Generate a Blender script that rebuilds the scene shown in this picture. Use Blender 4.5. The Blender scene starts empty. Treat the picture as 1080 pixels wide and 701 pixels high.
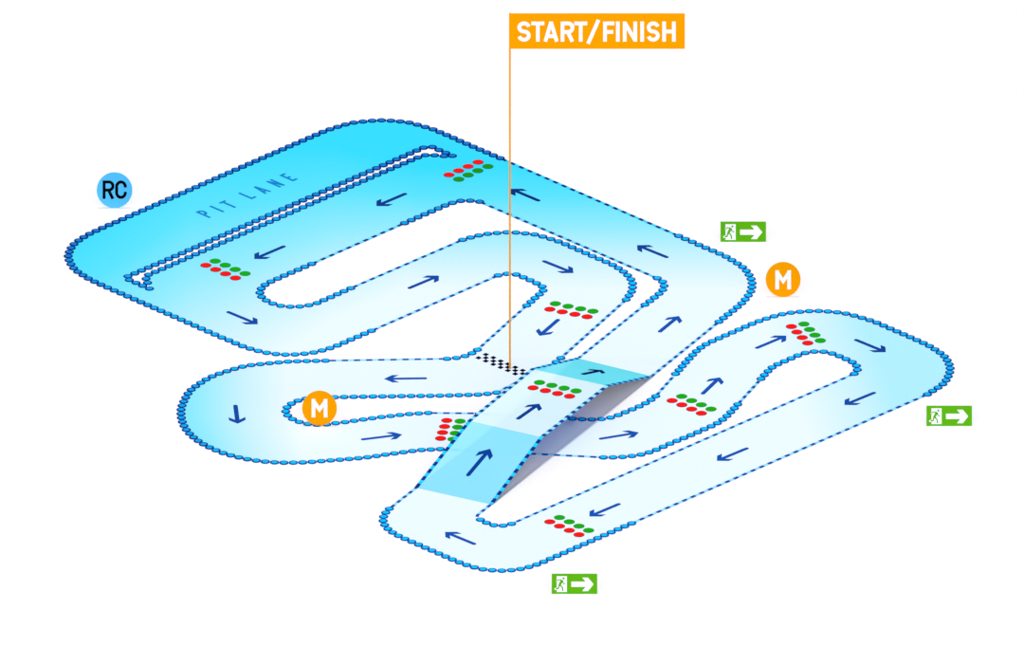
import bpy, bmesh, math
from mathutils import Vector
from mathutils.geometry import tessellate_polygon

# ------------------------------------------------------------------ frame of reference
# 1 plan unit = 6.5 cm.  The place is a flat white floor (z = 0) seen by a parallel camera 25.66 degrees above the horizon.
S = 0.065
K = 0.433                       # sine of the camera's height angle
CE = math.sqrt(1 - K * K)
ELEV = math.asin(K)
TOP = 0.012                     # upper face of the track slab
scene = bpy.context.scene
COL = scene.collection


def gp(px, py, z=0.0):
    """plan reading -> point at height z"""
    return Vector(((px - 540.0) * S, (350.5 - py) * S / K - z * CE / K, z))


def lin(c):
    r = []
    for v in c:
        v /= 255.0
        r.append(v / 12.92 if v <= 0.04045 else ((v + 0.055) / 1.055) ** 2.4)
    return r


def lerp3(stops, t):
    t = max(0.0, min(1.0, t))
    for (a, ca), (b, cb) in zip(stops, stops[1:]):
        if t <= b:
            f = (t - a) / (b - a)
            return [x + (y - x) * f for x, y in zip(ca, cb)]
    return list(stops[-1][1])


# ------------------------------------------------------------------ materials
def mat(name, rgb, rough=0.6, spec=0.0, var=0.0):
    m = bpy.data.materials.new(name)
    m.use_nodes = True
    nt = m.node_tree
    b = nt.nodes['Principled BSDF']
    b.inputs['Base Color'].default_value = (*lin(rgb), 1)
    b.inputs['Roughness'].default_value = rough
    b.inputs['Specular IOR Level'].default_value = spec
    if var:
        n = nt.nodes.new('ShaderNodeTexNoise')
        n.inputs['Scale'].default_value = 3.0
        tc = nt.nodes.new('ShaderNodeTexCoord')
        nt.links.new(tc.outputs['Object'], n.inputs['Vector'])
        mx = nt.nodes.new('ShaderNodeMix')
        mx.data_type = 'RGBA'
        mx.inputs['A'].default_value = (*[v * (1 - var) for v in lin(rgb)], 1)
        mx.inputs['B'].default_value = (*[min(1, v * (1 + var)) for v in lin(rgb)], 1)
        nt.links.new(n.outputs['Fac'], mx.inputs['Factor'])
        nt.links.new(mx.outputs['Result'], b.inputs['Base Color'])
    return m


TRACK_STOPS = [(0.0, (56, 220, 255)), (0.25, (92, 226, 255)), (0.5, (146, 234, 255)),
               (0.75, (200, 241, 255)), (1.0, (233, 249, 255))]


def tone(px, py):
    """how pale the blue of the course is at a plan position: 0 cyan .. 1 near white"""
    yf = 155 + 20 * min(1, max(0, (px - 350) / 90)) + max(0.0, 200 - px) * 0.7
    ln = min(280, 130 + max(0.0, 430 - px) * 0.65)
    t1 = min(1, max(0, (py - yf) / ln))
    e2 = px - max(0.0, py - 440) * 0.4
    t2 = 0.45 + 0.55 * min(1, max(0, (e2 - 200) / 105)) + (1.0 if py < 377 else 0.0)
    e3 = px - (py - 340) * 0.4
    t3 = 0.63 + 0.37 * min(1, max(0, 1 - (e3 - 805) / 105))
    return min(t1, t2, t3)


def track_material():
    m = bpy.data.materials.new('track_blue')
    m.use_nodes = True
    nt = m.node_tree
    L = nt.links

    def mth(op, a, b=None, clamp=False):
        n = nt.nodes.new('ShaderNodeMath')
        n.operation = op
        n.use_clamp = clamp
        for i, v in enumerate((a, b)):
            if v is None:
                continue
            if isinstance(v, (int, float)):
                n.inputs[i].default_value = v
            else:
                L.new(v, n.inputs[i])
        return n.outputs[0]
    tc = nt.nodes.new('ShaderNodeTexCoord')
    sp = nt.nodes.new('ShaderNodeSeparateXYZ')
    L.new(tc.outputs['Object'], sp.inputs[0])
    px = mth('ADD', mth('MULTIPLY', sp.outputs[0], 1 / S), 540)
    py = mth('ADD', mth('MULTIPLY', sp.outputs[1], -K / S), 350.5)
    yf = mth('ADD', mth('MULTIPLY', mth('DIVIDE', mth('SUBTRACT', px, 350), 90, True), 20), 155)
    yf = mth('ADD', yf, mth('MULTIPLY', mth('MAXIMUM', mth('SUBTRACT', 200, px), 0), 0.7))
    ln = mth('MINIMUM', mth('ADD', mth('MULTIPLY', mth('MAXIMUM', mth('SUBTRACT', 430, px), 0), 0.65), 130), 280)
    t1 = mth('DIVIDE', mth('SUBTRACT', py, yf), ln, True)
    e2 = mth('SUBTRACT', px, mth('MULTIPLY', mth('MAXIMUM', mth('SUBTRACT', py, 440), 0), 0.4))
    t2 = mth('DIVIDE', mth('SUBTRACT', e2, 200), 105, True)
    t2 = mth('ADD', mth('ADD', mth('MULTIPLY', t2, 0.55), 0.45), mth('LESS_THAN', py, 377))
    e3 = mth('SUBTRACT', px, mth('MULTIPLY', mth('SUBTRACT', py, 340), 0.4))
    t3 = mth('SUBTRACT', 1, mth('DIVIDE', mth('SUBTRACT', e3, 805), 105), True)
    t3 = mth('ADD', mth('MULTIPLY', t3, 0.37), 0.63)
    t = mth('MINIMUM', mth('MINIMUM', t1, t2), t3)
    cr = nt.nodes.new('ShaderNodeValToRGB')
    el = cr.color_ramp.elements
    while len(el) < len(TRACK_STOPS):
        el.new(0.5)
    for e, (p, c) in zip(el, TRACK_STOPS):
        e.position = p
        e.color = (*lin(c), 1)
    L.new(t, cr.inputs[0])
    b = nt.nodes['Principled BSDF']
    L.new(cr.outputs[0], b.inputs['Base Color'])
    b.inputs['Roughness'].default_value = 0.6
    b.inputs['Specular IOR Level'].default_value = 0.0
    return m


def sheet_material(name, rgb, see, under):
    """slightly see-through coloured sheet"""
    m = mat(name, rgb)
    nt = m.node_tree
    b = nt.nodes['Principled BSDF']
    ge = nt.nodes.new('ShaderNodeNewGeometry')              # coated on top; unseen underside colour set to tint the bounced shade
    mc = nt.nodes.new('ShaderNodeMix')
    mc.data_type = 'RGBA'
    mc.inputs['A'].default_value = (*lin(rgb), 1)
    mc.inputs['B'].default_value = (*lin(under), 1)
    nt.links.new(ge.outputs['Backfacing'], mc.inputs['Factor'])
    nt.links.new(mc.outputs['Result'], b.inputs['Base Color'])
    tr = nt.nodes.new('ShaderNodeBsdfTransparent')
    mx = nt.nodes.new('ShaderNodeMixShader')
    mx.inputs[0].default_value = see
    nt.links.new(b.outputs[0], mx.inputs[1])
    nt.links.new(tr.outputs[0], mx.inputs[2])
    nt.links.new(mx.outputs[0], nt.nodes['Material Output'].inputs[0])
    return m


NL = 6
CAP = [(0, (24, 124, 214)), (0.3, (24, 150, 228)), (0.5, (18, 178, 244)), (1, (12, 198, 255))]
RIM = [(0, (10, 44, 118)), (1, (16, 80, 176))]
INK = [(0, (20, 38, 108)), (1, (24, 84, 178))]
GAP = [(0, (40, 212, 255)), (1, (150, 226, 252))]
M_CAP = [mat('disc_cap_blue', lerp3(CAP, i / (NL - 1))) for i in range(NL)]
M_RIM = [mat('disc_rim_navy', lerp3(RIM, i / (NL - 1))) for i in range(NL)]
M_INK = [mat('navy_ink', lerp3(INK, i / (NL - 1))) for i in range(NL)]
M_GAP = [mat('pale_strip', lerp3(GAP, i / (NL - 1))) for i in range(NL)]


def lev(px, py):
    return int(round(tone(px, py) * (NL - 1)))


M_FLOOR = mat('white_floor', (254, 254, 254), var=0.003)
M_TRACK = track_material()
M_DECK = sheet_material('deck_pale_blue', (220, 249, 255), 0.10, (0, 96, 205))  # deck underside blue, added to throw blue into the shade below
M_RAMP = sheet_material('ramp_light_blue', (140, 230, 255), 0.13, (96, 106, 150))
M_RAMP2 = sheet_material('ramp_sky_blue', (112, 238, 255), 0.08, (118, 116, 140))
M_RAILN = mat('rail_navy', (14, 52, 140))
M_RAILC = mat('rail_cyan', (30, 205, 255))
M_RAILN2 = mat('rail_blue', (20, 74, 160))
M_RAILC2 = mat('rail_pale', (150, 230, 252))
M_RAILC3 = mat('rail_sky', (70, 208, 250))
M_RED = mat('signal_red', (250, 26, 26))
M_GREEN = mat('signal_green', (26, 172, 22))
M_GREEND = mat('signal_green_deep', (34, 146, 26))
M_REDRIM = mat('red_disc_rim', (88, 50, 62))
M_GREENRIM = mat('green_disc_rim', (36, 116, 84))
M_ORANGE = mat('sign_orange', (255, 162, 0))
M_WHITE = mat('sign_white', (255, 255, 255))
M_EXIT = mat('exit_green', (94, 180, 20))
M_RC = mat('sign_sky_blue', (90, 198, 245))
M_BLACK = mat('letter_black', (4, 6, 16))
M_CHECK = mat('check_navy', (6, 10, 52))
M_PIT = mat('pit_letter_blue', (24, 132, 204))
M_STAND = mat('stand_grey', (190, 194, 200))


# ------------------------------------------------------------------ mesh helpers
def link(name, bm, mats, parent=None, loc=(0, 0, 0)):
    me = bpy.data.meshes.new(name)
    bmesh.ops.recalc_face_normals(bm, faces=bm.faces)
    bm.to_mesh(me)
    bm.free()
    for m in (mats if isinstance(mats, (list, tuple)) else [mats]):
        me.materials.append(m)
    o = bpy.data.objects.new(name, me)
    COL.objects.link(o)
    o.location = loc
    if parent:
        o.parent = parent
    return o


def tag(o, label, cat, group=None, kind=None):
    o['label'] = label
    o['category'] = cat
    if group:
        o['group'] = group
    if kind:
        o['kind'] = kind
    return o


def empty(name, loc=(0, 0, 0)):
    o = bpy.data.objects.new(name, None)
    o.empty_display_size = 0.2
    o.location = loc
    COL.objects.link(o)
    return o


def prism(bm, pts, lo, hi, mi=0):
    """solid between two copies of an outline; lo, hi map a 2D point to 3D"""
    a = [bm.verts.new(lo(p)) for p in pts]
    b = [bm.verts.new(hi(p)) for p in pts]
    tris = tessellate_polygon([[Vector((p[0], p[1], 0)) for p in pts]])
    for t in tris:
        for vs in (a, b):
            try:
                bm.faces.new([vs[i] for i in t]).material_index = mi
            except ValueError:
                pass
    n = len(pts)
    for i in range(n):
        j = (i + 1) % n
        bm.faces.new((a[i], a[j], b[j], b[i])).material_index = mi


def box(bm, x0, x1, y0, y1, z0, z1, mi=0):
    v = [bm.verts.new((x, y, z)) for z in (z0, z1) for x, y in ((x0, y0), (x1, y0), (x1, y1), (x0, y1))]
    for f in ((0, 3, 2, 1), (4, 5, 6, 7), (0, 1, 5, 4), (1, 2, 6, 5), (2, 3, 7, 6), (3, 0, 4, 7)):
        bm.faces.new([v[i] for i in f]).material_index = mi


def ribbon_polys(path, th):
    """a polyline of constant width with mitred joins -> list of quads"""
    P = [Vector(p) for p in path]
    off = []
    for i, p in enumerate(P):
        d0 = (p - P[i - 1]).normalized() if i else None
        d1 = (P[i + 1] - p).normalized() if i < len(P) - 1 else None
        if d0 is None:
            d0 = d1
        if d1 is None:
            d1 = d0
        n0 = Vector((-d0.y, d0.x))
        n1 = Vector((-d1.y, d1.x))
        m = (n0 + n1)
        m = m.normalized() if m.length > 1e-6 else n0
        k = min(1.6, 1 / max(0.3, m.dot(n0)))
        off.append(m * (th / 2 * k))
    return [[P[i] - off[i], P[i + 1] - off[i + 1], P[i + 1] + off[i + 1], P[i] + off[i]] for i in range(len(P) - 1)]


def arc(cx, cy, rx, ry, a0, a1, n=14):
    return [(cx + rx * math.cos(math.radians(a0 + (a1 - a0) * i / n)),
             cy + ry * math.sin(math.radians(a0 + (a1 - a0) * i / n))) for i in range(n + 1)]


def glyph(ch, x0, x1, y0, y1, th):
    """strokes of a condensed grotesque capital inside the given box"""
    h = th / 2
    a, b, lo, hi = x0 + h, x1 - h, y0 + h, y1 - h
    mx, my = (x0 + x1) / 2, (y0 + y1) / 2
    H = y1 - y0
    if ch == 'I':
        return [[(mx, y0), (mx, y1)]]
    if ch == 'T':
        return [[(x0, hi), (x1, hi)], [(mx, y0), (mx, y1)]]
    if ch == 'L':
        return [[(a, y0), (a, y1)], [(x0, lo), (x1, lo)]]
    if ch == 'E':
        return [[(a, y0), (a, y1)], [(x0, lo), (x1, lo)], [(x0, hi), (x1, hi)], [(x0, my), (x1 - th * 0.4, my)]]
    if ch == 'F':
        return [[(a, y0), (a, y1)], [(x0, hi), (x1, hi)], [(x0, my - H * 0.02), (x1 - th * 0.3, my - H * 0.02)]]
    if ch == 'H':
        return [[(a, y0), (a, y1)], [(b, y0), (b, y1)], [(a, my), (b, my)]]
    if ch == 'N':
        return [[(a, y0), (a, y1)], [(b, y0), (b, y1)], [(a, y1 - th * 0.3), (b, y0 + th * 0.3)]]
    if ch == 'M':
        v = y0 + H * 0.36
        return [[(a, y0), (a, y1)], [(b, y0), (b, y1)], [(a, y1 - th * 0.55), (mx, v + th * 0.35), (b, y1 - th * 0.55)]]
    if ch == 'A':
        q = 0.27
        return [[(x0 + h * 0.9, y0), (mx, y1 - h * 0.3)], [(x1 - h * 0.9, y0), (mx, y1 - h * 0.3)], [(mx - th * 0.5, y1 - h), (mx + th * 0.5, y1 - h)],
                [(x0 + (mx - x0) * q + h, y0 + H * q), (x1 - (mx - x0) * q - h, y0 + H * q)]]
    if ch == '/':
        return [[(x0 + h, y0), (x1 - h, y1)]]
    if ch in 'PR':
        r = H * 0.27
        ym = y1 - 2 * r + h * 0.2
        cy = (hi + ym) / 2
        ry = (hi - ym) / 2
        rx = min(ry, (b - a) * 0.6)
        s = [[(a, y0), (a, y1)], [(x0, hi), (b - rx, hi)] + arc(b - rx, cy, rx, ry, 90, -90)[1:] + [(x0, ym)]]
        if ch == 'R':
            s.append([(b - rx - h * 0.2, ym), (x1 - h * 1.05, y0)])
        return s
    if ch == 'C':
        rx = (b - a) / 2
        ry = min(rx * 1.1, H * 0.3)
        return [arc(mx, hi - ry, rx, ry, -8, 180) + arc(mx, lo + ry, rx, ry, 180, 368)]
    if ch == 'S':
        rx = (b - a) / 2
        ry = (hi - lo) / 4
        return [arc(mx, hi - ry, rx, ry, 12, 262, 18) + arc(mx, lo + ry, rx, ry, 82, -168, 18)]
    return []


def letter_mesh(bm, ch, x0, x1, y0, y1, th, lo, hi, mi=0):
    for n, st in enumerate(glyph(ch, x0, x1, y0, y1, th)):
        for m, q in enumerate(ribbon_polys(st, th)):
            e = 0.0015 * n + 0.0004 * (m % 3)                 # each stroke a hair prouder than the one it crosses
            prism(bm, q, lo, (lambda p, e=e: tuple(Vector(hi(p)) + (Vector(hi(p)) - Vector(lo(p))).normalized() * e)), mi)


ONES = ('first second third fourth fifth sixth seventh eighth ninth tenth eleventh twelfth thirteenth fourteenth fifteenth '
        'sixteenth seventeenth eighteenth nineteenth').split()
TENS = {2: 'twent', 3: 'thirt', 4: 'fort', 5: 'fift', 6: 'sixt', 7: 'sevent', 8: 'eight', 9: 'ninet'}


def ordinal(n):
    if n < 20:
        return ONES[n - 1]
    t, u = divmod(n, 10)
    return TENS[t] + ('ieth' if u == 0 else 'y-' + ONES[u - 1])


# ------------------------------------------------------------------ floor
bm = bmesh.new()
box(bm, -320, 320, -320, 320, -0.5, 0.0)
fl = link('floor', bm, M_FLOOR)
fl['kind'] = 'structure'

# ------------------------------------------------------------------ the chains of discs (plan readings along each chain)
CH = {}
CH['pit_outer'] = [(527.6, 167.1), (520.6, 164.2), (513.2, 161), (505.8, 157.9), (498.9, 154.9), (491.7, 151.7), (484.4, 148.6), (477.4, 145.3),
    (470.3, 142.3), (463.1, 139.3), (455.7, 136.3), (447.3, 133.8), (438.6, 131.4), (429.9, 129.2), (420.1, 128.2), (410.1, 127.4), (400.2, 127.1),
    (390.3, 127.8), (380.4, 128.7), (370.8, 129.9), (362.4, 132.1), (354.1, 134.7), (345.8, 137.3), (338.3, 140.2), (331.3, 143.4), (324.4, 146.4),
    (317, 149.5), (245.6, 180.5), (174.5, 211.7), (124.4, 233.5), (117.1, 236.6), (110, 239.6), (102.9, 243), (95.8, 246.1), (89.3, 249.7), (83.6, 253.4),
    (78.6, 257.1), (75.4, 261), (73.3, 265.3), (71.8, 269.5), (72.6, 274), (74.4, 278.2), (76.9, 282.3), (80.9, 286.2), (86.5, 289.9), (92.3, 293.6),
    (98.6, 296.8), (105.6, 300.1), (112.9, 303.3), (119.9, 306.4), (127.2, 309.6), (183.9, 334.2)]
CH['main_south'] = [(191.2, 337.4), (234, 356.2), (241.4, 359.1), (248.6, 362.3), (256.1, 365.4), (264, 368), (272.8, 370.4), (281.8, 372.4),
    (291.3, 373.6), (301.2, 374.2), (311, 374), (321, 373.2), (330.6, 372), (339.4, 369.9), (347.7, 367.5), (355.5, 364.7), (362.7, 361.6), (369.8, 358.4),
    (377.1, 355.4), (384.3, 352.2), (391.7, 349.1)]
CH['hairpin_inner'] = [(525.4, 290.7), (534.3, 289), (544.3, 289.7), (552.1, 292.7), (559, 295.7), (565.9, 299), (571.8, 302.4), (573.1, 306.4), (569.2, 310.5),
    (564.4, 314.4), (559.9, 318.5), (555.5, 322.4)]
CH['start_bend'] = [(503.5, 369.1), (497.7, 372.8), (490.3, 375.8), (481.4, 377.7), (471.4, 378.6)]
CH['west_loop'] = [(343.3, 380.6), (333.1, 380.8), (322.5, 381), (312.7, 381.2), (302.6, 381.6), (292.6, 382.5), (282.8, 383.4), (272.8, 384.4), (262.9, 385.5),
    (254.2, 387.2), (245.7, 389.7), (237.3, 392.3), (229.2, 394.9), (221.8, 397.9), (215.8, 401.2), (210, 405), (204.7, 408.7), (200.3, 412.4), (197.3, 416.6),
    (195, 421.1), (192.9, 425.4), (191.4, 429.6), (190.8, 433.9), (190.9, 438.3), (191.7, 442.8), (192.9, 447.1), (195, 451.3), (198, 455.5), (201.9, 459.6),
    (206.7, 463.5), (211.9, 467.2), (218, 470.6), (224.9, 473.8), (232.2, 476.9), (240.3, 479.6), (248.6, 481.8), (257.6, 483.9), (267.2, 485.5), (277, 486.8),
    (286.9, 487.6), (296.9, 488.1), (306.9, 488.1), (316.9, 487.9), (326.9, 487.4), (337, 486.6), (346.9, 485.8), (356.8, 485.1), (366.8, 484.3), (376.6, 483.5),
    (386.4, 482.5), (396.1, 481.2), (405.9, 479.7), (415.5, 478.4), (425, 477.1), (434.8, 475.8), (444.5, 474.7), (454.5, 474.2), (464.3, 473.8)]
CH['underpass_south'] = [(636.4, 482.5), (646.8, 482.5), (656.8, 482), (666.8, 481), (676.3, 479.5), (684.4, 477.3), (692.2, 474.5), (699, 471.5), (706.5, 468.1),
    (714, 465), (721.2, 462.1), (728.6, 459.1), (735.7, 456), (742.7, 452.8), (749.8, 449.8), (756.4, 446.5), (762.2, 442.7), (766.8, 438.7), (770.7, 434.8),
    (774.4, 430.9), (778.1, 426.6)]
CH['far_island'] = [(802.6, 399.7), (806.2, 395.7), (809.9, 391.8), (814.2, 387.8), (820.4, 384.2), (827.5, 381.2), (834.7, 378), (841.8, 374.9), (849.4, 372.4),
    (858.7, 371), (868.4, 371.1), (877.6, 373), (885.3, 375.9), (892.5, 379), (899, 382.2), (903.4, 386.1), (904.2, 390.3), (901, 394.4)]
CH['near_nose'] = [(539.5, 552.6), (530.6, 554.5), (521.5, 554.3), (513.5, 551.7), (506.7, 548.2)]
CH['north_corner'] = [(758.3, 339.5), (763.3, 335.4), (768.1, 331.5), (773.1, 327.8), (777.8, 323.9), (782.4, 320), (786.1, 315.9), (789.3, 311.7), (792, 307.4),
    (793, 303.1), (793.2, 298.7), (792.2, 294.4), (790, 290.1), (787.2, 285.9), (783.2, 281.9), (777.8, 278.2), (771.8, 274.5), (765.9, 271), (759.2, 267.9),
    (751.8, 264.7), (744.6, 261.7), (737.3, 258.6), (730.3, 255.4), (722.9, 252.3), (715.8, 249.1)]
CH['north_inner'] = [(680.2, 321.6), (685.4, 317.8), (690.4, 313.8), (695.3, 309.9), (699, 306), (700.4, 301.7), (698.9, 297.4), (693.2, 293.7)]
CH['island_top'] = [(505.8, 213), (495.7, 211.9), (485.9, 212.1), (477.6, 214.1), (469.8, 216.9), (462.5, 220), (455.3, 223.2), (448.2, 226.2), (441.2, 229.3),
    (434, 232.4), (426.7, 235.6)]
CH['island_end'] = [(328.7, 278.6), (321.1, 281.8), (314, 284.9), (306.8, 288), (299.4, 291.1), (292.5, 294.2), (285.3, 297.4), (279, 301), (275.2, 305), (274.1, 309.3),
    (276, 313.5), (281, 317.2), (287.7, 320.4), (296.2, 322.8), (306, 323.7), (315.9, 323.5), (325.5, 322.2), (334.1, 320), (341.1, 316.9), (348.2, 313.9),
    (355.2, 310.7), (362.4, 307.5), (369.9, 304.2)]
CH['hairpin_outer'] = [(487.9, 253.2), (496.5, 250.7), (505.2, 248.5), (514.1, 246.9), (524.1, 246), (534, 245.2), (544.2, 245.5), (553.8, 246.4), (563.9, 247.5), (572.7, 249.8),
    (580.8, 252.2), (589.1, 254.9), (596.4, 257.8), (603.2, 260.9), (610.6, 264.1), (617.9, 267.2), (624.9, 270.4), (632.2, 273.4), (639.4, 276.5), (646.3, 279.6),
    (652, 282.9), (657.6, 286.8), (662.1, 290.8), (665.5, 294.9), (667.2, 299.2), (667.2, 303.6), (666.1, 307.8), (663.3, 312.1), (660.4, 316.2)]
CH['bridge_pair'] = [(591.5, 377.8), (586.7, 381.9)]
CH['west_island'] = [(523.7, 414.2), (514, 415.5), (504.4, 416.3), (494.2, 416.6), (484.2, 416.9), (474.1, 417.2), (463.9, 417.4), (453.7, 417.6), (443.5, 417.7),
    (433.5, 417.8), (423.5, 417.9), (413.5, 418.1), (403.5, 418.2), (393.2, 418.3), (383, 418.5), (373, 418.6), (363.1, 418.8), (353.9, 419.1), (343.5, 419.3), (332.5, 419.6),
    (321.9, 420.6), (314.3, 422.7), (307.4, 425.9), (302.8, 429.6), (301.3, 433.9), (303.2, 438.2), (308.4, 442.1), (315.6, 445.2), (324.3, 447.2), (334.3, 448.2),
    (344.2, 447.8), (353.9, 446.5), (363.7, 445.4), (373.4, 444), (383, 442.6), (392.5, 441.3), (402.2, 440), (412, 438.9), (421.8, 437.8), (431.8, 436.8),
    (441.7, 436.2), (451.7, 435.7)]
CH['underpass_north'] = [(603.9, 441.9), (614.3, 442.4), (624.7, 442.6), (634.9, 442.1), (644, 440.6), (652.1, 438), (659.4, 434.9), (666.8, 431.9), (674, 428.9), (680.6, 425.6),
    (686.6, 421.9), (691.6, 418)]
CH['far_outer'] = [(712.5, 394.5), (716.2, 390.4), (719.8, 386.2), (723.4, 382.1), (727.1, 378.2), (730.9, 374.1), (735, 370.1), (739.8, 366.3), (745.6, 362.6), (752.5, 359.4), (759.8, 356.3),
    (766.8, 353.2), (774.1, 350.1), (781.2, 347), (788.4, 343.7), (795.7, 340.7), (803, 337.9), (811.2, 335.3), (819.7, 332.8), (828.4, 330.8), (837.9, 329.5),
    (848, 328.7), (858, 328), (867.8, 328.3), (877.7, 329.1), (887.7, 330), (896.8, 331.9), (905.3, 334.3), (913.5, 336.7), (921.6, 339.2), (928.9, 342.3), (936.1, 345.4), (943.2, 348.5),
    (950.4, 351.6), (957.6, 354.7), (964.7, 357.9), (971.9, 361), (978.8, 364.3), (984.7, 367.8), (990.3, 371.4), (995.4, 375.1), (998.6, 379.4), (1000.9, 383.8), (1002.2, 388.1),
    (1001.9, 392.4), (1000.3, 396.7), (998.2, 400.9), (994.8, 405), (989.6, 408.8), (983.8, 412.4), (978.2, 416.1)]
CH['near_outer'] = [(666.1, 552.1), (658.5, 555.3), (651.5, 558.4), (644.4, 561.5), (637.2, 564.6), (630.1, 567.7), (622.9, 570.9), (615.8, 574), (608.6, 577.1), (601.6, 580.2), (594.5, 583.3),
    (587.3, 586.4), (580, 589.5), (573, 592.7), (565.5, 595.7), (557.3, 598.2), (548.5, 600.3), (538.6, 601.5), (528.8, 602), (519, 601.5), (508.9, 600.5), (500.2, 598.4), (491.9, 595.9),
    (484.3, 593.1), (477, 590.1), (470, 587), (462.7, 583.8), (455.5, 580.7), (448.3, 577.6), (441.2, 574.4), (434.2, 571.4), (426.9, 568.3), (420, 565.1), (413.9, 561.6), (409, 557.8),
    (405.6, 553.6), (404.1, 549.4), (404.6, 545.1), (406.9, 540.7), (410.6, 536.7)]
CH['divider_upper'] = [(157.6, 304.7), (150.1, 301.5), (143.4, 298.5), (136.6, 295.7), (133.4, 292.3), (141, 289.2), (148.2, 286), (155.4, 283), (162.5, 279.9), (169.9, 276.9), (433.4, 161.8), (440.6, 158.6),
    (448.2, 155.4), (455.9, 155.3), (462.9, 158.5), (470.2, 161.6), (477, 164.7)]
CH['divider_lower'] = [(155.6, 298.5), (154.1, 294.2), (156.1, 290.2), (163.4, 287.1), (170.6, 284), (405.6, 181.2), (413.1, 178), (420.4, 174.9), (427.8, 171.8), (434.9, 168.7), (442, 165.8), (449.8, 163.6),
    (459.6, 164.1), (468.3, 164.9)]


def world_pts(pts):
    return [gp(*p) for p in pts]


def resample(pts, pitch=10.0 * S, fixed=None):
    """evenly spaced points along the chain (about one disc width apart)"""
    P = world_pts(pts)
    cum = [0.0]
    for a, b in zip(P, P[1:]):
        cum.append(cum[-1] + (b - a).length)
    n = fixed or max(1, round(cum[-1] / pitch))
    while n > 1 and cum[-1] / n < 9.88 * S:
        n -= 1
    out = []
    j = 0
    for i in range(n + 1):
        d = cum[-1] * i / n
        while j < len(P) - 2 and cum[j + 1] < d:
            j += 1
        f = (d - cum[j]) / max(1e-9, cum[j + 1] - cum[j])
        out.append(P[j].lerp(P[j + 1], f))
    return out


DISC = {k: resample(v) for k, v in CH.items()}


def px_of(v):
    return v.x / S + 540, 350.5 - v.y * K / S


# ------------------------------------------------------------------ the course: one continuous slab, pierced by the pit divider island
A_SIDE = ([(687.5, 396.8)] + CH['north_corner'] + CH['pit_outer'] + CH['main_south'] + CH['hairpin_inner'] + CH['start_bend'] + CH['west_loop']
          + [(559.4, 478.6)] + CH['underpass_south'] + CH['far_island'] + CH['near_nose'] + [(504.2, 544.6), (517.8, 532)])
B_SIDE = ([(610, 378)] + CH['north_inner'] + CH['island_top'] + CH['island_end'] + CH['hairpin_outer'] + CH['bridge_pair'] + CH['west_island']
          + [(500.5, 436.1), (592, 441.2)] + CH['underpass_north'] + CH['far_outer'] + CH['near_outer'] + [(439, 514.5)])
outer = world_pts(A_SIDE + B_SIDE[::-1])
hole = world_pts(CH['divider_upper'] + CH['divider_lower'][::-1])
loops = [[Vector((p.x, p.y, 0)) for p in outer], [Vector((p.x, p.y, 0)) for p in hole]]
bm = bmesh.new()
flat = [p for l in loops for p in l]
vt = [bm.verts.new((p.x, p.y, TOP)) for p in flat]
vb = [bm.verts.new((p.x, p.y, 0.0)) for p in flat]
for t in tessellate_polygon(loops):
    try:
        bm.faces.new([vt[i] for i in t])
        bm.faces.new([vb[i] for i in reversed(t)])
    except ValueError:
        pass
base = 0
for l in loops:
    n = len(l)
    for i in range(n):
        j = base + (i + 1) % n
        bm.faces.new((vt[base + i], vt[j], vb[j], vb[base + i]))
    base += n
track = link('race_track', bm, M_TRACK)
tag(track, 'long winding light blue race course on white ground, deepest cyan around the pit lane', 'race track')

# ------------------------------------------------------------------ discs of the barrier chains
R_DISC, H_DISC = 4.9 * S, 0.6 * S


def disc_body(bm, at, mi=0, n=20):
    prof = [(0.94, 0.0), (1.0, 0.2), (1.0, 0.75), (0.94, 1.0), (0.68, 1.0), (0.64, 0.85)]
    rings = [[bm.verts.new((at[0] + R_DISC * r * math.cos(2 * math.pi * i / n), at[1] + R_DISC * r * math.sin(2 * math.pi * i / n), at[2] + H_DISC * z))
              for i in range(n)] for r, z in prof]
    for a, b in zip(rings, rings[1:]):
        for i in range(n):
            j = (i + 1) % n
            bm.faces.new((a[i], a[j], b[j], b[i])).material_index = mi
    bm.faces.new(rings[0][::-1]).material_index = mi
    bm.faces.new(rings[-1]).material_index = mi


def disc_cap(bm, at, mi=0, n=20):
    prof = [(0.66, 0.80), (0.66, 1.0), (0.62, 1.05), (0.40, 1.08)]
    rings = [[bm.verts.new((at[0] + R_DISC * r * math.cos(2 * math.pi * i / n), at[1] + R_DISC * r * math.sin(2 * math.pi * i / n), at[2] + H_DISC * z))
              for i in range(n)] for r, z in prof]
    for a, b in zip(rings, rings[1:]):
        for i in range(n):
            j = (i + 1) % n
            bm.faces.new((a[i], a[j], b[j], b[i])).material_index = mi
    bm.faces.new(rings[-1]).material_index = mi


ME_BODY, ME_CAP = [], []
for i in range(NL):
    for fn, lst, m, nm in ((disc_body, ME_BODY, M_RIM[i], 'barrier_disc'), (disc_cap, ME_CAP, M_CAP[i], 'cap')):
        bm = bmesh.new()
        fn(bm, (0, 0, 0))
        me = bpy.data.meshes.new(nm)
        bm.to_mesh(me)
        bm.free()
        me.materials.append(m)
        lst.append(me)

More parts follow.
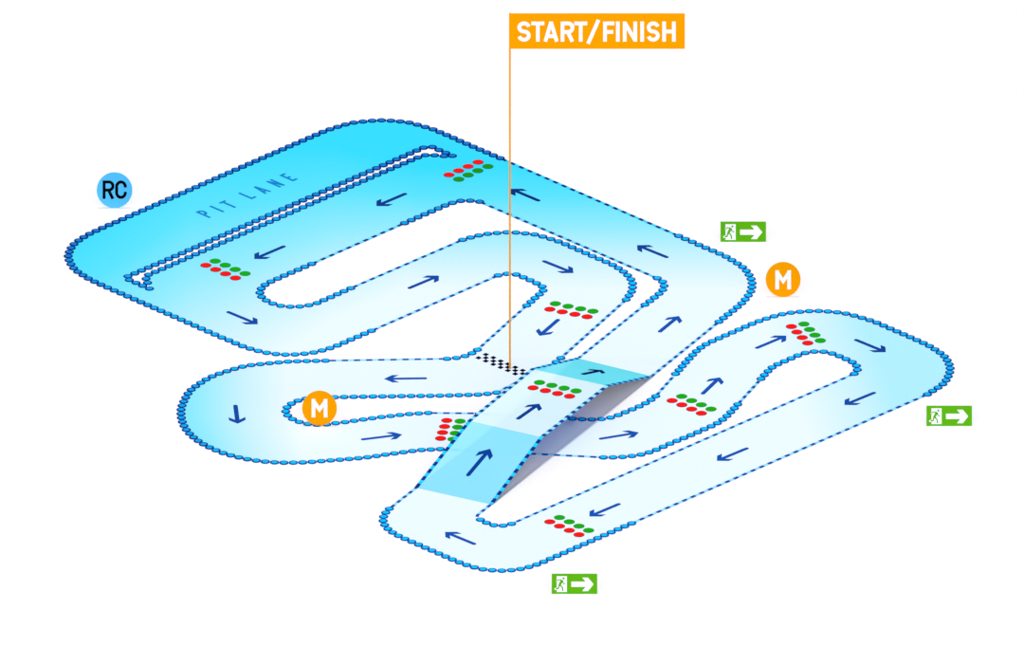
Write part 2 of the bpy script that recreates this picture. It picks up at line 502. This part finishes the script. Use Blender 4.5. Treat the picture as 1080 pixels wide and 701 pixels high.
# chain -> (what the chain lines, which end the counting starts from, group)
CHAIN_WORDS = {
    'hairpin_inner': ('around the white wedge under the orange pole', 'counting clockwise'),
    'start_bend': ('in the short bend beside the chequers', 'counting from the chequers'),
    'west_loop': ('round the outside of the west loop', 'counting anticlockwise'),
    'underpass_south': ('on the lower edge past the underpass', 'counting from the bridge'),
    'far_island': ('around the tip of the long white wedge', 'counting clockwise'),
    'near_nose': ('in the small bend beside the bridge foot', 'counting toward the bridge'),
    'north_corner': ('round the outer bend facing the eastern M sign', 'counting anticlockwise'),
    'north_inner': ('in the inner bend facing the eastern M sign', 'counting anticlockwise'),
    'bridge_pair': ('at the far bridge ramp', 'counting toward the bridge'),
    'west_island': ('around the narrow white island holding an M sign', 'counting anticlockwise'),
    'underpass_north': ('on the upper edge past the underpass', 'counting from the bridge'),
    'far_outer': ('round the outside of the far eastern loop', 'counting clockwise'),
    'near_outer': ('round the nearest outer bend below the bridge', 'counting clockwise'),
}
stuff_bm = bmesh.new()
n_single = 0
# the 300 nearest discs stand one by one; those further back, around the pit half of the course, are one object
FAR_CHAINS = ('pit_outer', 'divider_upper', 'divider_lower', 'main_south', 'island_top', 'island_end', 'hairpin_outer')
for k, pts in DISC.items():
    if k in FAR_CHAINS:
        for p in pts:
            i = lev(*px_of(p))
            at = (p.x, p.y, TOP)
            disc_body(stuff_bm, at, i)
            disc_cap(stuff_bm, at, NL + i)
        continue
    where, how = CHAIN_WORDS[k]
    for q, p in enumerate(pts):
        i = lev(*px_of(p))
        o = bpy.data.objects.new('barrier_disc', ME_BODY[i])
        COL.objects.link(o)
        o.location = (p.x, p.y, TOP)
        c = bpy.data.objects.new('cap', ME_CAP[i])
        COL.objects.link(c)
        c.parent = o
        c['label'] = 'bright blue cap'
        tag(o, f'{ordinal(q + 1)} blue disc {where}, {how}', 'barrier disc', 'blue discs ' + where)
        n_single += 1
st = link('barrier_discs', stuff_bm, M_RIM + M_CAP)
tag(st, 'blue discs edging the pit lane, its divider, the long white island and the curve behind', 'barrier discs', None, 'stuff')
print('single discs', n_single, 'stuff discs', sum(len(DISC[k]) for k in FAR_CHAINS))


# ------------------------------------------------------------------ dashed barriers
def strip_mesh(P, width, z, height, pitch, dash, start=0.0, shift=None):
    """kerb strip along a 3D polyline; alternating spans use material 0 (navy) and 1 (pale)"""
    cum = [0.0]
    for a, b in zip(P, P[1:]):
        cum.append(cum[-1] + (b - a).length)
    total = cum[-1]
    cuts = [(c, None) for c in cum]
    marks = {0.0, total}
    d = start
    while d < total:
        for e in (d, d + dash):
            if 0 < e < total:
                marks.add(e)
        d += pitch
    marks |= set(cum)
    ms = sorted(marks)
    ms = [m for i, m in enumerate(ms) if i == 0 or m - ms[i - 1] > 1e-4]

    def at(d):
        j = 0
        while j < len(P) - 2 and cum[j + 1] < d:
            j += 1
        f = (d - cum[j]) / max(1e-9, cum[j + 1] - cum[j])
        return P[j].lerp(P[j + 1], min(1, max(0, f)))

    def nrm(d):
        j0 = j1 = 0
        while j0 < len(P) - 2 and cum[j0 + 1] < d - 1e-4:
            j0 += 1
        while j1 < len(P) - 2 and cum[j1 + 1] <= d + 1e-4:
            j1 += 1
        v = Vector((0, 0))
        for j in (j0, j1):
            e = (P[j + 1] - P[j])
            v += Vector((-e.y, e.x)).normalized()
        return v.normalized()
    bm = bmesh.new()
    rows = []
    for d in ms:
        p, n = at(d), nrm(d)
        w = width / 2
        rows.append([bm.verts.new((p.x + n.x * s * w, p.y + n.y * s * w, p.z + z + h)) for s, h in ((1, 0), (-1, 0), (-1, height), (1, height))])
    for a, b, d0, d1 in zip(rows, rows[1:], ms, ms[1:]):
        mid = ((d0 + d1) / 2 - start) % pitch
        mi = 0 if mid < dash else 1
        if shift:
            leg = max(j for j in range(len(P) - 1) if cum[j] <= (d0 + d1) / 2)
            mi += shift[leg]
        for i in range(4):
            j = (i + 1) % 4
            bm.faces.new((a[i], a[j], b[j], b[i])).material_index = mi
    bm.faces.new(rows[0])
    bm.faces.new(rows[-1][::-1])
    return bm


def ext(a, b, ea, eb):
    """pull the two ends of a straight run back from the discs it meets"""
    A, B = gp(*a), gp(*b)
    d = (B - A).normalized()
    return [A + d * ea * S, B - d * eb * S]


RUNS = [
    ((527.6, 167.1), (715.8, 249.1), 5, 5, 'straight dashed kerb from the pit lane wall down to the upper exit sign', 2),
    ((505.8, 213), (693.2, 293.7), 5, 5, 'straight dashed kerb parallel to and inside the upper outer edge', 3),
    ((426.7, 235.6), (328.7, 278.6), 5, 5, 'short dashed kerb on the upper side of the long white island', 1),
    ((369.9, 304.2), (487.9, 253.2), 5, 5, 'dashed kerb on the lower side of the long white island', 2),
    ((391.7, 349.1), (525.4, 290.7), 5, 5, 'dashed kerb on the upper side of the white wedge with orange pole', 3),
    ((555.5, 322.4), (503.5, 369.1), 5, 5, 'dashed kerb running down to the short bend at the chequered line', 3),
    ((471.4, 378.6), (343.3, 380.6), 5, 5, 'level dashed kerb along the top of the west loop', 3),
    ((464.3, 473.8), (559.4, 478.6), 5, 0, 'dashed kerb hidden beneath the bridge on the lower underpass edge', 4),
    ((559.4, 478.6), (636.4, 482.5), 0.4, 5, 'level dashed kerb leaving the bridge shadow on the lower underpass edge', 1),
    ((778.1, 426.6), (802.6, 399.7), 5, 5, 'short dashed kerb rising toward the tip of the long white wedge', 2),
    ((901, 394.4), (539.5, 552.6), 5, 5, 'longest dashed kerb, on the inner side of the south-east straight', 4),
    ((688.2, 396.2), (758.3, 339.5), 0, 5, 'dashed kerb on the outer side just beyond the far bridge ramp', 3),
    ((610.8, 377.4), (680.2, 321.6), 0, 5, 'dashed kerb on the inner side just beyond the far bridge ramp', 3),
    ((660.4, 316.2), (591.5, 377.8), 5, 5, 'dashed kerb down to the paired discs at the bridge', 3),
    ((586.7, 381.9), (523.7, 414.2), 5, 5, 'dashed kerb hidden beneath the bridge beside the chequered line', 2),
    ((451.7, 435.7), (500.5, 436.1), 5, 0, 'short level dashed kerb above the red and green discs at the bridge', 2),
    ((500.5, 436.1), (603.9, 441.9), 0.4, 5, 'dashed kerb hidden beneath the bridge on the upper underpass edge', 4),
    ((691.6, 418), (712.5, 394.5), 5, 5, 'short dashed kerb between two disc chains right of the bridge shadow', 2),
    ((978.2, 416.1), (666.1, 552.1), 5, 5, 'long dashed kerb on the outer side of the south-east straight', 3),
    ((410.6, 536.7), (438.5, 514.9), 5, 0, 'short dashed kerb joining the near outer bend to the bridge', 1),
]
for a, b, ea, eb, label, st_ in RUNS:
    P = ext(a, b, ea, eb)
    i = lev((a[0] + b[0]) / 2, (a[1] + b[1]) / 2)
    o = link('dashed_kerb', strip_mesh(P, 3.3 * S, TOP, 0.5 * S, 12.8 * S, 6.6 * S, start=-st_ * S), [M_INK[i], M_GAP[i]])
    tag(o, label, 'dashed kerb', None, 'thing')
P = world_pts([(503.0, 545.0), (503.7, 543.4), (505.6, 541.6), (517.6, 532.2)])
o = link('dashed_kerb', strip_mesh(P, 3.3 * S, TOP, 0.5 * S, 12.8 * S, 6.6 * S), [M_INK[5], M_GAP[5]])
tag(o, 'hooked dashed kerb at the near bridge foot beside the small bend', 'dashed kerb', None, 'thing')

# ------------------------------------------------------------------ bridge
HB = 31.0 * S
nL, nR = gp(439, 514.5), gp(517.8, 532)
sL, sR = gp(495.5, 443.8, HB), gp(571.4, 461, HB)
eL, eR = gp(562, 389.3, HB), gp(640.2, 407, HB)
fL, fR = gp(610, 378), gp(687.5, 396.8)
base_pt = Vector(((nL.x + fR.x) / 2, (nL.y + fR.y) / 2, 0))
bridge = empty('bridge', base_pt)
tag(bridge, 'light blue flyover bridge with two ramps, crossing above the course', 'bridge')


def slab(name, q, m):
    bm = bmesh.new()
    t = [bm.verts.new(p - base_pt + Vector((0, 0, TOP))) for p in q]
    lo = [bm.verts.new(p - base_pt + Vector((0, 0, TOP - min(1.0 * S, max(0.0, p.z))))) for p in q]
    f = bm.faces.new(t)
    for i in range(4):
        j = (i + 1) % 4
        if (q[i] - q[j]).length > 0 and i in (1, 3):      # lips along the two long sides, open underneath
            vs = [t[i], t[j], lo[j], lo[i]]
            bm.faces.new(vs)
    o = link(name, bm, m, bridge)
    if max(o.data.polygons, key=lambda g: g.area).normal.z < 0:
        o.data.flip_normals()
    return o


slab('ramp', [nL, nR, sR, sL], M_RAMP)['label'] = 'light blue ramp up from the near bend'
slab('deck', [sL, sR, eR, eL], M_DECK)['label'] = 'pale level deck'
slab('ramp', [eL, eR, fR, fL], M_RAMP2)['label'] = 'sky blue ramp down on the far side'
for P, s0 in (([nL, sL, eL, fL], 0), ([nR, sR, eR, fR], 3)):
    Q = [p - base_pt for p in P]
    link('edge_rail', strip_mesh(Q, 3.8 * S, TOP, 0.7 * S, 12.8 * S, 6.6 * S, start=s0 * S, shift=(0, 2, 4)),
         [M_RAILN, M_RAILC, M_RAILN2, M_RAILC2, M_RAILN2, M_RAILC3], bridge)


def plane(a, b, c):
    n = (b - a).cross(c - a)
    return lambda x, y: a.z - (n.x * (x - a.x) + n.y * (y - a.y)) / n.z


Z_UP = plane(nL, nR, sR)
Z_DOWN = plane(eR, fR, fL)
Z_DECK = lambda x, y: HB
Z_FLAT = lambda x, y: 0.0


def on(px, py, zf):
    z = 0.0
    for _ in range(60):
        p = gp(px, py, z)
        z = zf(p.x, p.y)
    return gp(px, py, z)


# ------------------------------------------------------------------ direction arrows
def arrow(tail, tip, label, zf=Z_FLAT, ink=None):
    A, B = on(*tail, zf), on(*tip, zf)
    a2, b2 = Vector((A.x, A.y)), Vector((B.x, B.y))
    Ln = (b2 - a2).length / S
    u = (b2 - a2).normalized()
    v = Vector((-u.y, u.x))
    w, aa, c = 2.4, 8.8, 7.0
    pts = [(Ln - c - w + c * 0, w)]
    pts = [(w * 0.9, w), (Ln - c - w, w), (Ln - aa - c, aa), (Ln - aa, aa), (Ln, 0), (Ln - aa, -aa), (Ln - aa - c, -aa), (Ln - c - w, -w), (w * 0.9, -w)]
    pts += [(w * 0.9 - w * math.sin(t), -w * math.cos(t)) for t in [math.pi * i / 6 for i in range(1, 6)]]
    org = Vector((a2.x, a2.y))

    def mp(h):
        def f(p):
            q = u * (p[0] * S) + v * (p[1] * S)
            return (q.x, q.y, zf(org.x + q.x, org.y + q.y) + TOP + h)
        return f
    bm = bmesh.new()
    prism(bm, pts, mp(0.001), mp(0.009))
    i = lev(*tip)
    o = link('direction_arrow', bm, ink or M_INK[i], loc=(org.x, org.y, 0))
    tag(o, label, 'arrow', 'direction arrows on the course')


M_INKB = mat('navy_ink_deck', (12, 62, 150))
M_INKD = mat('navy_ink_dark', (8, 28, 96))
for tail, tip, label in [
    ((569.2, 212.2), (538.6, 199.3), 'navy arrow whose point touches the orange pole'),
    ((428.6, 204), (397, 217.4), 'navy arrow pointing down-left just below the pit divider, upper one'),
    ((300.7, 259.4), (268.2, 273.2), 'navy arrow beside red and green discs below the pit divider'),
    ((239.4, 328.6), (271.8, 342), 'blue arrow pointing toward the bend below the pit lane'),
    ((430.4, 304.4), (462.9, 290.8), 'blue arrow pointing up-right between the white island and white wedge'),
    ((572.4, 275), (604.7, 288), 'blue arrow heading into the hairpin just past the orange pole'),
    ((589.4, 336.6), (569, 354.2), 'blue arrow pointing down to the chequered line'),
    ((450.4, 399), (405, 399.6), 'long blue arrow pointing level along the upper west loop'),
    ((248.2, 427), (250.8, 446.8), 'short blue arrow pointing straight down at the end of west loop'),
    ((380.8, 463.6), (424.3, 458.2), 'blue arrow heading from the M sign toward the bridge'),
    ((631.8, 463), (673.8, 456.1), 'blue arrow coming out of the bridge shadow'),
    ((740.4, 415.9), (759.2, 398), 'blue arrow right after the discs beyond the underpass'),
    ((797, 367.5), (829.3, 354), 'blue arrow pointing at the discs on the crest of far loop'),
    ((901.5, 358), (934.2, 371.4), 'blue arrow heading down round the bend of far loop'),
    ((923.2, 413.7), (890.6, 427.1), 'blue arrow entering the south-east straight by the middle exit sign'),
    ((789, 472.3), (756.1, 486), 'blue arrow midway down the long south-east straight'),
    ((654, 531), (621.6, 544.6), 'blue arrow in front of discs at the end of south-east straight'),
    ((501.6, 574.2), (469.4, 561), 'blue arrow in the nearest bend, below the bridge foot'),
    ((695, 350.5), (716, 333.4), 'blue arrow just off the far bridge ramp'),
    ((704.6, 271.9), (671.9, 258.7), 'blue arrow below the upper dashed kerb near top exit sign'),
]:
    arrow(tail, tip, label)
arrow((492.8, 502), (516.9, 473.3), 'large dark blue arrow climbing the near bridge ramp', Z_UP, M_INKB)
arrow((545.4, 442.2), (568.8, 425.8), 'dark blue arrow on the level bridge deck', Z_DECK, M_INKB)
arrow((614, 394.6), (635.0, 390.4), 'small blackish blue arrow on the down ramp of the bridge', Z_DOWN, M_INKD)


# ------------------------------------------------------------------ red and green signal discs
def signal_disc(bm, r, h):
    n = 28
    prof = [(1.0, 0, 0), (1.0, 0.7, 0), (0.98, 0.95, 0), (0.92, 1.0, 0), (0.88, 1.05, 1), (0.45, 1.15, 1)]
    rings = [[bm.verts.new((r * q * math.cos(2 * math.pi * i / n), r * q * math.sin(2 * math.pi * i / n), h * z)) for i in range(n)] for q, z, _ in prof]
    for a, b, pr in zip(rings, rings[1:], prof[1:]):
        for i in range(n):
            j = (i + 1) % n
            bm.faces.new((a[i], a[j], b[j], b[i])).material_index = pr[2]
    bm.faces.new(rings[0][::-1])
    bm.faces.new(rings[-1]).material_index = 1


ME_SIG = {}
for nm, mm in (('red', (M_REDRIM, M_RED)), ('green', (M_GREENRIM, M_GREEN)), ('green_deep', (M_GREENRIM, M_GREEND))):
    bm = bmesh.new()
    signal_disc(bm, 5.9 * S, 0.35 * S)
    me = bpy.data.meshes.new('signal_disc')
    bm.to_mesh(me)
    bm.free()
    for m in mm:
        me.materials.append(m)
    ME_SIG[nm] = me
BLOCKS = [
    ('by the upper end of the pit divider', 'from the upper end', 'green_deep', Z_FLAT,
     [(504.3, 171.2), (493.8, 175.7), (483.7, 180.2), (473.5, 184.6)], [(514.6, 175.8), (504, 180.2), (493.8, 184.8), (483.8, 189.3)]),
    ('by the lower end of the pit divider', 'from the upper end', 'green', Z_FLAT,
     [(217.1, 279.9), (227.4, 284.4), (237.9, 288.9), (248.4, 293.3)], [(227, 275.5), (237.6, 279.8), (248.1, 284.3), (258.5, 288.7)]),
    ('uphill from the chequered line', 'from the orange pole', 'green', Z_FLAT,
     [(579.9, 326.3), (593, 329), (606.3, 331.6), (619.2, 334.2)], [(585.8, 320.4), (599.1, 323.2), (612.4, 325.8), (625.3, 328.4)]),
    ('on the bridge deck', 'from the upper end', 'green', Z_DECK,
     [(562.2, 409.1), (575.3, 412.1), (588.1, 415.1), (600.7, 418)], [(569, 403.5), (582, 406.5), (595, 409.5), (607.6, 412.4)]),
    ('tucked against the west side of the bridge', 'from the top', 'green', Z_FLAT,
     [(471.2, 443.5), (468.9, 449.9), (466.7, 456.2), (464.7, 462.4)], [(485.3, 444.3), (482.7, 450.6), (480.2, 457), (477.7, 463.3)]),
    ('just past the underpass', 'from the upper end', 'green', Z_FLAT,
     [(708.8, 422.6), (719.1, 427), (729.5, 431.5), (739.7, 435.9)], [(719, 418.1), (729.4, 422.6), (739.7, 427), (749.9, 431.5)]),
    ('on the crest of the far loop', 'from the upper end', 'green', Z_FLAT,
     [(834.6, 344.5), (840.4, 350.3), (846.1, 356.1), (851.9, 361.9)], [(847.9, 341.9), (853.8, 347.6), (859.5, 353.5), (865.2, 359.3)]),
    ('above the lowest exit sign', 'from the upper end', 'green', Z_FLAT,
     [(579.9, 550.3), (590.1, 554.9), (600.5, 559.4), (610.6, 563.9)], [(590.1, 545.8), (600.4, 550.3), (610.6, 554.9), (620.8, 559.4)]),
]
for where, frm, gname, zf, reds, greens in BLOCKS:
    for cname, key, lst in (('red', 'red', reds), ('green', gname, greens)):
        for q, p in enumerate(lst):
            w = on(*p, zf)
            o = bpy.data.objects.new('signal_disc', ME_SIG[key])
            COL.objects.link(o)
            o.location = (w.x, w.y, w.z + TOP + (0.002 if w.z > 0 else 0))
            tag(o, f'{ordinal(q + 1)} {cname} disc {where}, counted {frm}', 'signal disc', 'red and green discs ' + where)

# ------------------------------------------------------------------ chequered start line
CHK = [(504.7, 377.4), (512.4, 373.9), (512.4, 377.4), (512.4, 380.8), (520.3, 377.2), (520.3, 380.8), (520.3, 384.3), (528, 380.8), (528, 384.1), (528, 387.5),
       (535.7, 383.9), (535.7, 387.4), (535.7, 390.8), (543.4, 387.4), (543.4, 390.8), (543.4, 394.3), (551.3, 390.6), (551.3, 394.1)]
bm = bmesh.new()
for c in CHK:
    w = gp(*c)
    d = 3.55 * S
    prism(bm, [(w.x + d, w.y), (w.x, w.y + d * 1.14), (w.x - d, w.y), (w.x, w.y - d * 1.14)], lambda p: (p[0], p[1], TOP + 0.001), lambda p: (p[0], p[1], TOP + 0.008))
o = link('chequered_line', bm, M_CHECK)
tag(o, 'band of black chequers across the course at the orange pole', 'start line')

# ------------------------------------------------------------------ PIT LANE lettering on the course
PIT = [('P', (221.8, 229.6), 8.6), ('I', (236.1, 223.6), 3.0), ('T', (246.2, 219.8), 9.0), ('L', (266.6, 209.8), 7.6), ('A', (280.6, 204.2), 9.6), ('N', (296.0, 197.4), 8.6), ('E', (310.1, 190.9), 7.6)]
r_dir = (gp(310.1, 190.9) - gp(221.8, 229.6)).normalized()
u_dir = Vector((-r_dir.y, r_dir.x, 0))
bm = bmesh.new()
for ch, p, wd in PIT:
    org = gp(*p)

    def mp(h, org=org):
        return lambda q: tuple(org + r_dir * (q[0] * S) + u_dir * (q[1] * S) + Vector((0, 0, TOP + h)))
    letter_mesh(bm, ch, -1.6 if ch != 'I' else -1.5, wd - 1.6, 0, 20.5, 3.0, mp(0.001), mp(0.007))
o = link('pit_lane_lettering', bm, M_PIT)
tag(o, 'blue words PIT LANE laid flat along the pit lane', 'lettering')


# ------------------------------------------------------------------ round and green upright signs, each propped by a rear stay
def sign_frame(name, cx, bottom, z0):
    """Empty at the lower edge of an upright panel; local X right, Z up, -Y the face"""
    return empty(name, gp(cx, bottom, z0))


def fmap(y):
    return lambda p: (p[0] * S, y, p[1] * S / CE)


TH = 0.04


def circle(cx, cy, r, n=64):
    return [(cx + r * math.cos(2 * math.pi * i / n), cy + r * math.sin(2 * math.pi * i / n)) for i in range(n)]


def stay(parent, v, x=0.0, reach=0.30):
    """a slanted prop from the back of the panel down to the ground behind it"""
    bm = bmesh.new()
    h = v * S / CE
    lo = -parent.location.z
    top = [bm.verts.new(p) for p in ((x - 0.035, TH, h - 0.05), (x + 0.035, TH, h - 0.05), (x + 0.035, TH, h + 0.05), (x - 0.035, TH, h + 0.05))]
    bot = [bm.verts.new(p) for p in ((x - 0.035, TH + reach, lo), (x + 0.035, TH + reach, lo), (x + 0.035, TH + reach + 0.06, lo), (x - 0.035, TH + reach + 0.06, lo))]
    bm.faces.new(top)
    bm.faces.new(bot[::-1])
    for i in range(4):
        j = (i + 1) % 4
        bm.faces.new((top[i], top[j], bot[j], bot[i]))
    return link('rear_stay', bm, M_STAND, parent)


def round_sign(name, cx, cy, r, z0, m, text, tm, label, reach=0.30):
    s = sign_frame(name, cx, cy + r, z0)
    bm = bmesh.new()
    prism(bm, circle(0, r, r), fmap(TH), fmap(0))
    link('panel', bm, m, s)
    bm = bmesh.new()
    for ch, x0, x1, y0, y1, th in text:
        letter_mesh(bm, ch, x0, x1, y0 + r, y1 + r, th, fmap(0.0), fmap(-0.012))
    link('lettering', bm, tm, s)
    stay(s, r, 0.0, reach)
    tag(s, label, 'sign')
    return s


round_sign('marshal_sign', 826, 294.7, 18.4, 0, M_ORANGE, [('M', -8.3, 8.3, -10.2, 9.8, 4.0)], M_WHITE,
           'round orange sign with white M standing alone on white ground')
round_sign('marshal_sign', 337, 430.3, 18.3, TOP + H_DISC * 1.09, M_ORANGE, [('M', -8.4, 8.4, -9.6, 9.8, 4.0)], M_WHITE,
           'round orange sign with white M on the narrow white island', 0.85)
round_sign('control_sign', 120.8, 200.6, 18.8, 0, M_RC, [('R', -12.5, -0.2, -8.9, 10.3, 3.0), ('C', 0.7, 12.9, -8.9, 10.3, 3.0)], M_BLACK,
           'round sky blue sign with black letters RC outside the pit lane')


def exit_sign(x0, x1, y0, y1, label):
    cx, w, h = (x0 + x1) / 2, x1 - x0, y1 - y0
    s = sign_frame('exit_sign', cx, y1, 0)
    bm = bmesh.new()
    prism(bm, [(-w / 2, 0), (w / 2, 0), (w / 2, h), (-w / 2, h)], fmap(TH), fmap(0))
    link('panel', bm, M_EXIT, s)
    k = w / 836.0

    def q(x, y):                                  # artwork grid of the sign face
        return ((x - 541) * k, (503 - y) * k)
    bm = bmesh.new()
    prism(bm, [q(215, 178), q(402, 178), q(402, 468), q(215, 468)], fmap(0), fmap(-0.006))
    for st, th in (([(222, 390), (180, 408), (190, 425), (225, 415)], 17), ([(216, 262), (205, 272)], 16)):
        for r in ribbon_polys([q(*p) for p in st], th * k):
            prism(bm, r, fmap(0), fmap(-0.006))
    link('doorway', bm, M_WHITE, s)
    bm = bmesh.new()
    prism(bm, circle(*q(341, 220), 20 * k, 20), fmap(-0.006), fmap(-0.011))
    prism(bm, [q(300, 240), q(336, 262), q(322, 290), q(290, 345), q(272, 362), q(246, 340), q(262, 300), q(280, 262)], fmap(-0.006), fmap(-0.011))
    for st, th in (([(302, 246), (255, 243), (216, 268)], 17), ([(322, 268), (338, 312), (376, 322)], 16),
                   ([(278, 345), (322, 388), (326, 452)], 22), ([(258, 345), (246, 402), (206, 408)], 22)):
        for r in ribbon_polys([q(*p) for p in st], th * k):
            prism(bm, r, fmap(-0.006), fmap(-0.011))
    link('running_figure', bm, M_EXIT, s)
    bm = bmesh.new()
    prism(bm, [q(482, 278), q(745, 278), q(682, 204), q(790, 204), q(893, 326), q(790, 453), q(682, 453), q(745, 375), q(482, 375)], fmap(0), fmap(-0.006))
    link('arrow', bm, M_WHITE, s)
    for dx in (-w * 0.3, w * 0.3):
        stay(s, h * 0.55, dx * S, 0.2)
    tag(s, label, 'exit sign', 'green exit signs around the course')


exit_sign(759.9, 807.9, 233.8, 254.9, 'green running-figure exit sign above the free-standing orange M sign')
exit_sign(977.1, 1025.1, 427.9, 449.0, 'green running-figure exit sign below the end of the far loop')
exit_sign(581.9, 629.9, 605, 626.0, 'green running-figure exit sign nearest the bottom, below the near bend')

# ------------------------------------------------------------------ START/FINISH sign on its pole
pb = gp(537.8, 388.6)
flag = empty('start_finish_sign', (pb.x, pb.y, TOP + 0.009))
tag(flag, 'tall thin orange pole carrying an orange START/FINISH board', 'start sign')


def zz(py):                                       # height above the pole's foot
    return (388.6 - py) * S / CE


bm = bmesh.new()
n, r = 16, 0.98 * S
a = [bm.verts.new((r * math.cos(2 * math.pi * i / n), r * math.sin(2 * math.pi * i / n), 0)) for i in range(n)]
b = [bm.verts.new((v.co.x, v.co.y, zz(14.2))) for v in a]
for i in range(n):
    j = (i + 1) % n
    bm.faces.new((a[i], a[j], b[j], b[i]))
bm.faces.new(b)
bm.faces.new(a[::-1])
link('pole', bm, M_ORANGE, flag)
bm = bmesh.new()
x0, x1 = (536.9 - 537.8) * S, (722.3 - 537.8) * S
box(bm, x0, x1, -0.10, -0.06, zz(51.1), zz(13.9))
link('board', bm, M_ORANGE, flag)
bm = bmesh.new()
LET = [('S', 126, 195), ('T', 198, 266), ('A', 262, 339), ('R', 350, 421), ('T', 420, 488), ('/', 482, 556), ('F', 570, 628), ('I', 636, 656), ('N', 672, 746), ('I', 762, 782), ('S', 796, 863), ('H', 876, 946)]
kx = 1 / 4.909
for ch, xa, xb in LET:
    ya, yb = (213, 109) if ch != '/' else (224, 101)
    letter_mesh(bm, ch, xa * kx, xb * kx, -ya * kx, -yb * kx, 3.95,
                lambda p: ((p[0] + 520 - 537.8) * S, -0.10, zz(-p[1])), lambda p: ((p[0] + 520 - 537.8) * S, -0.112, zz(-p[1])))
link('lettering', bm, M_WHITE, flag)

# ------------------------------------------------------------------ light: high sun, open sky and an added southern glow
SUN, LOBE = 0.585, 1.62  # LOBE: extra southern sky glow added to brighten the upright sign faces
sd = bpy.data.lights.new('sun', 'SUN')
sd.energy = SUN * math.pi
sd.color = (1.0, 0.98, 0.86)
sd.angle = math.radians(8)
so = bpy.data.objects.new('sun', sd)
COL.objects.link(so)
so.location = (0, 0, 60)
so.rotation_euler = (0, 0, 0)

w = bpy.data.worlds.new('sky')
scene.world = w
w.use_nodes = True
nt = w.node_tree
bg = nt.nodes['Background']
tc = nt.nodes.new('ShaderNodeTexCoord')
dt = nt.nodes.new('ShaderNodeVectorMath')
dt.operation = 'DOT_PRODUCT'
dt.inputs[1].default_value = (0, -1, 0)
nt.links.new(tc.outputs['Generated'], dt.inputs[0])
mx0 = nt.nodes.new('ShaderNodeMath')
mx0.operation = 'MAXIMUM'
mx0.inputs[1].default_value = 0
nt.links.new(dt.outputs['Value'], mx0.inputs[0])
pw = nt.nodes.new('ShaderNodeMath')
pw.operation = 'POWER'
pw.inputs[1].default_value = 2
nt.links.new(mx0.outputs[0], pw.inputs[0])
mix = nt.nodes.new('ShaderNodeMix')
mix.data_type = 'RGBA'
mix.clamp_factor = False
A = (0.26, 0.26, 0.355)
mix.inputs['A'].default_value = (*A, 1)
mix.inputs['B'].default_value = (A[0] + LOBE, A[1] + LOBE, A[2] + LOBE, 1)
nt.links.new(pw.outputs[0], mix.inputs['Factor'])
nt.links.new(mix.outputs['Result'], bg.inputs['Color'])
bg.inputs['Strength'].default_value = 1.0

# ------------------------------------------------------------------ camera and view
cd = bpy.data.cameras.new('camera')
cd.type = 'ORTHO'
cd.ortho_scale = 1080 * S
cd.clip_end = 800
co = bpy.data.objects.new('camera', cd)
COL.objects.link(co)
D = 150.0
co.location = (0, -D * CE, D * K)
co.rotation_euler = (math.pi / 2 - ELEV, 0, 0)
scene.camera = co
vs = scene.view_settings
vs.view_transform = 'Standard'
vs.look = 'None'
vs.exposure = 0.0
vs.gamma = 1.0
vs.use_curve_mapping = False
scene.cycles.use_denoising = True
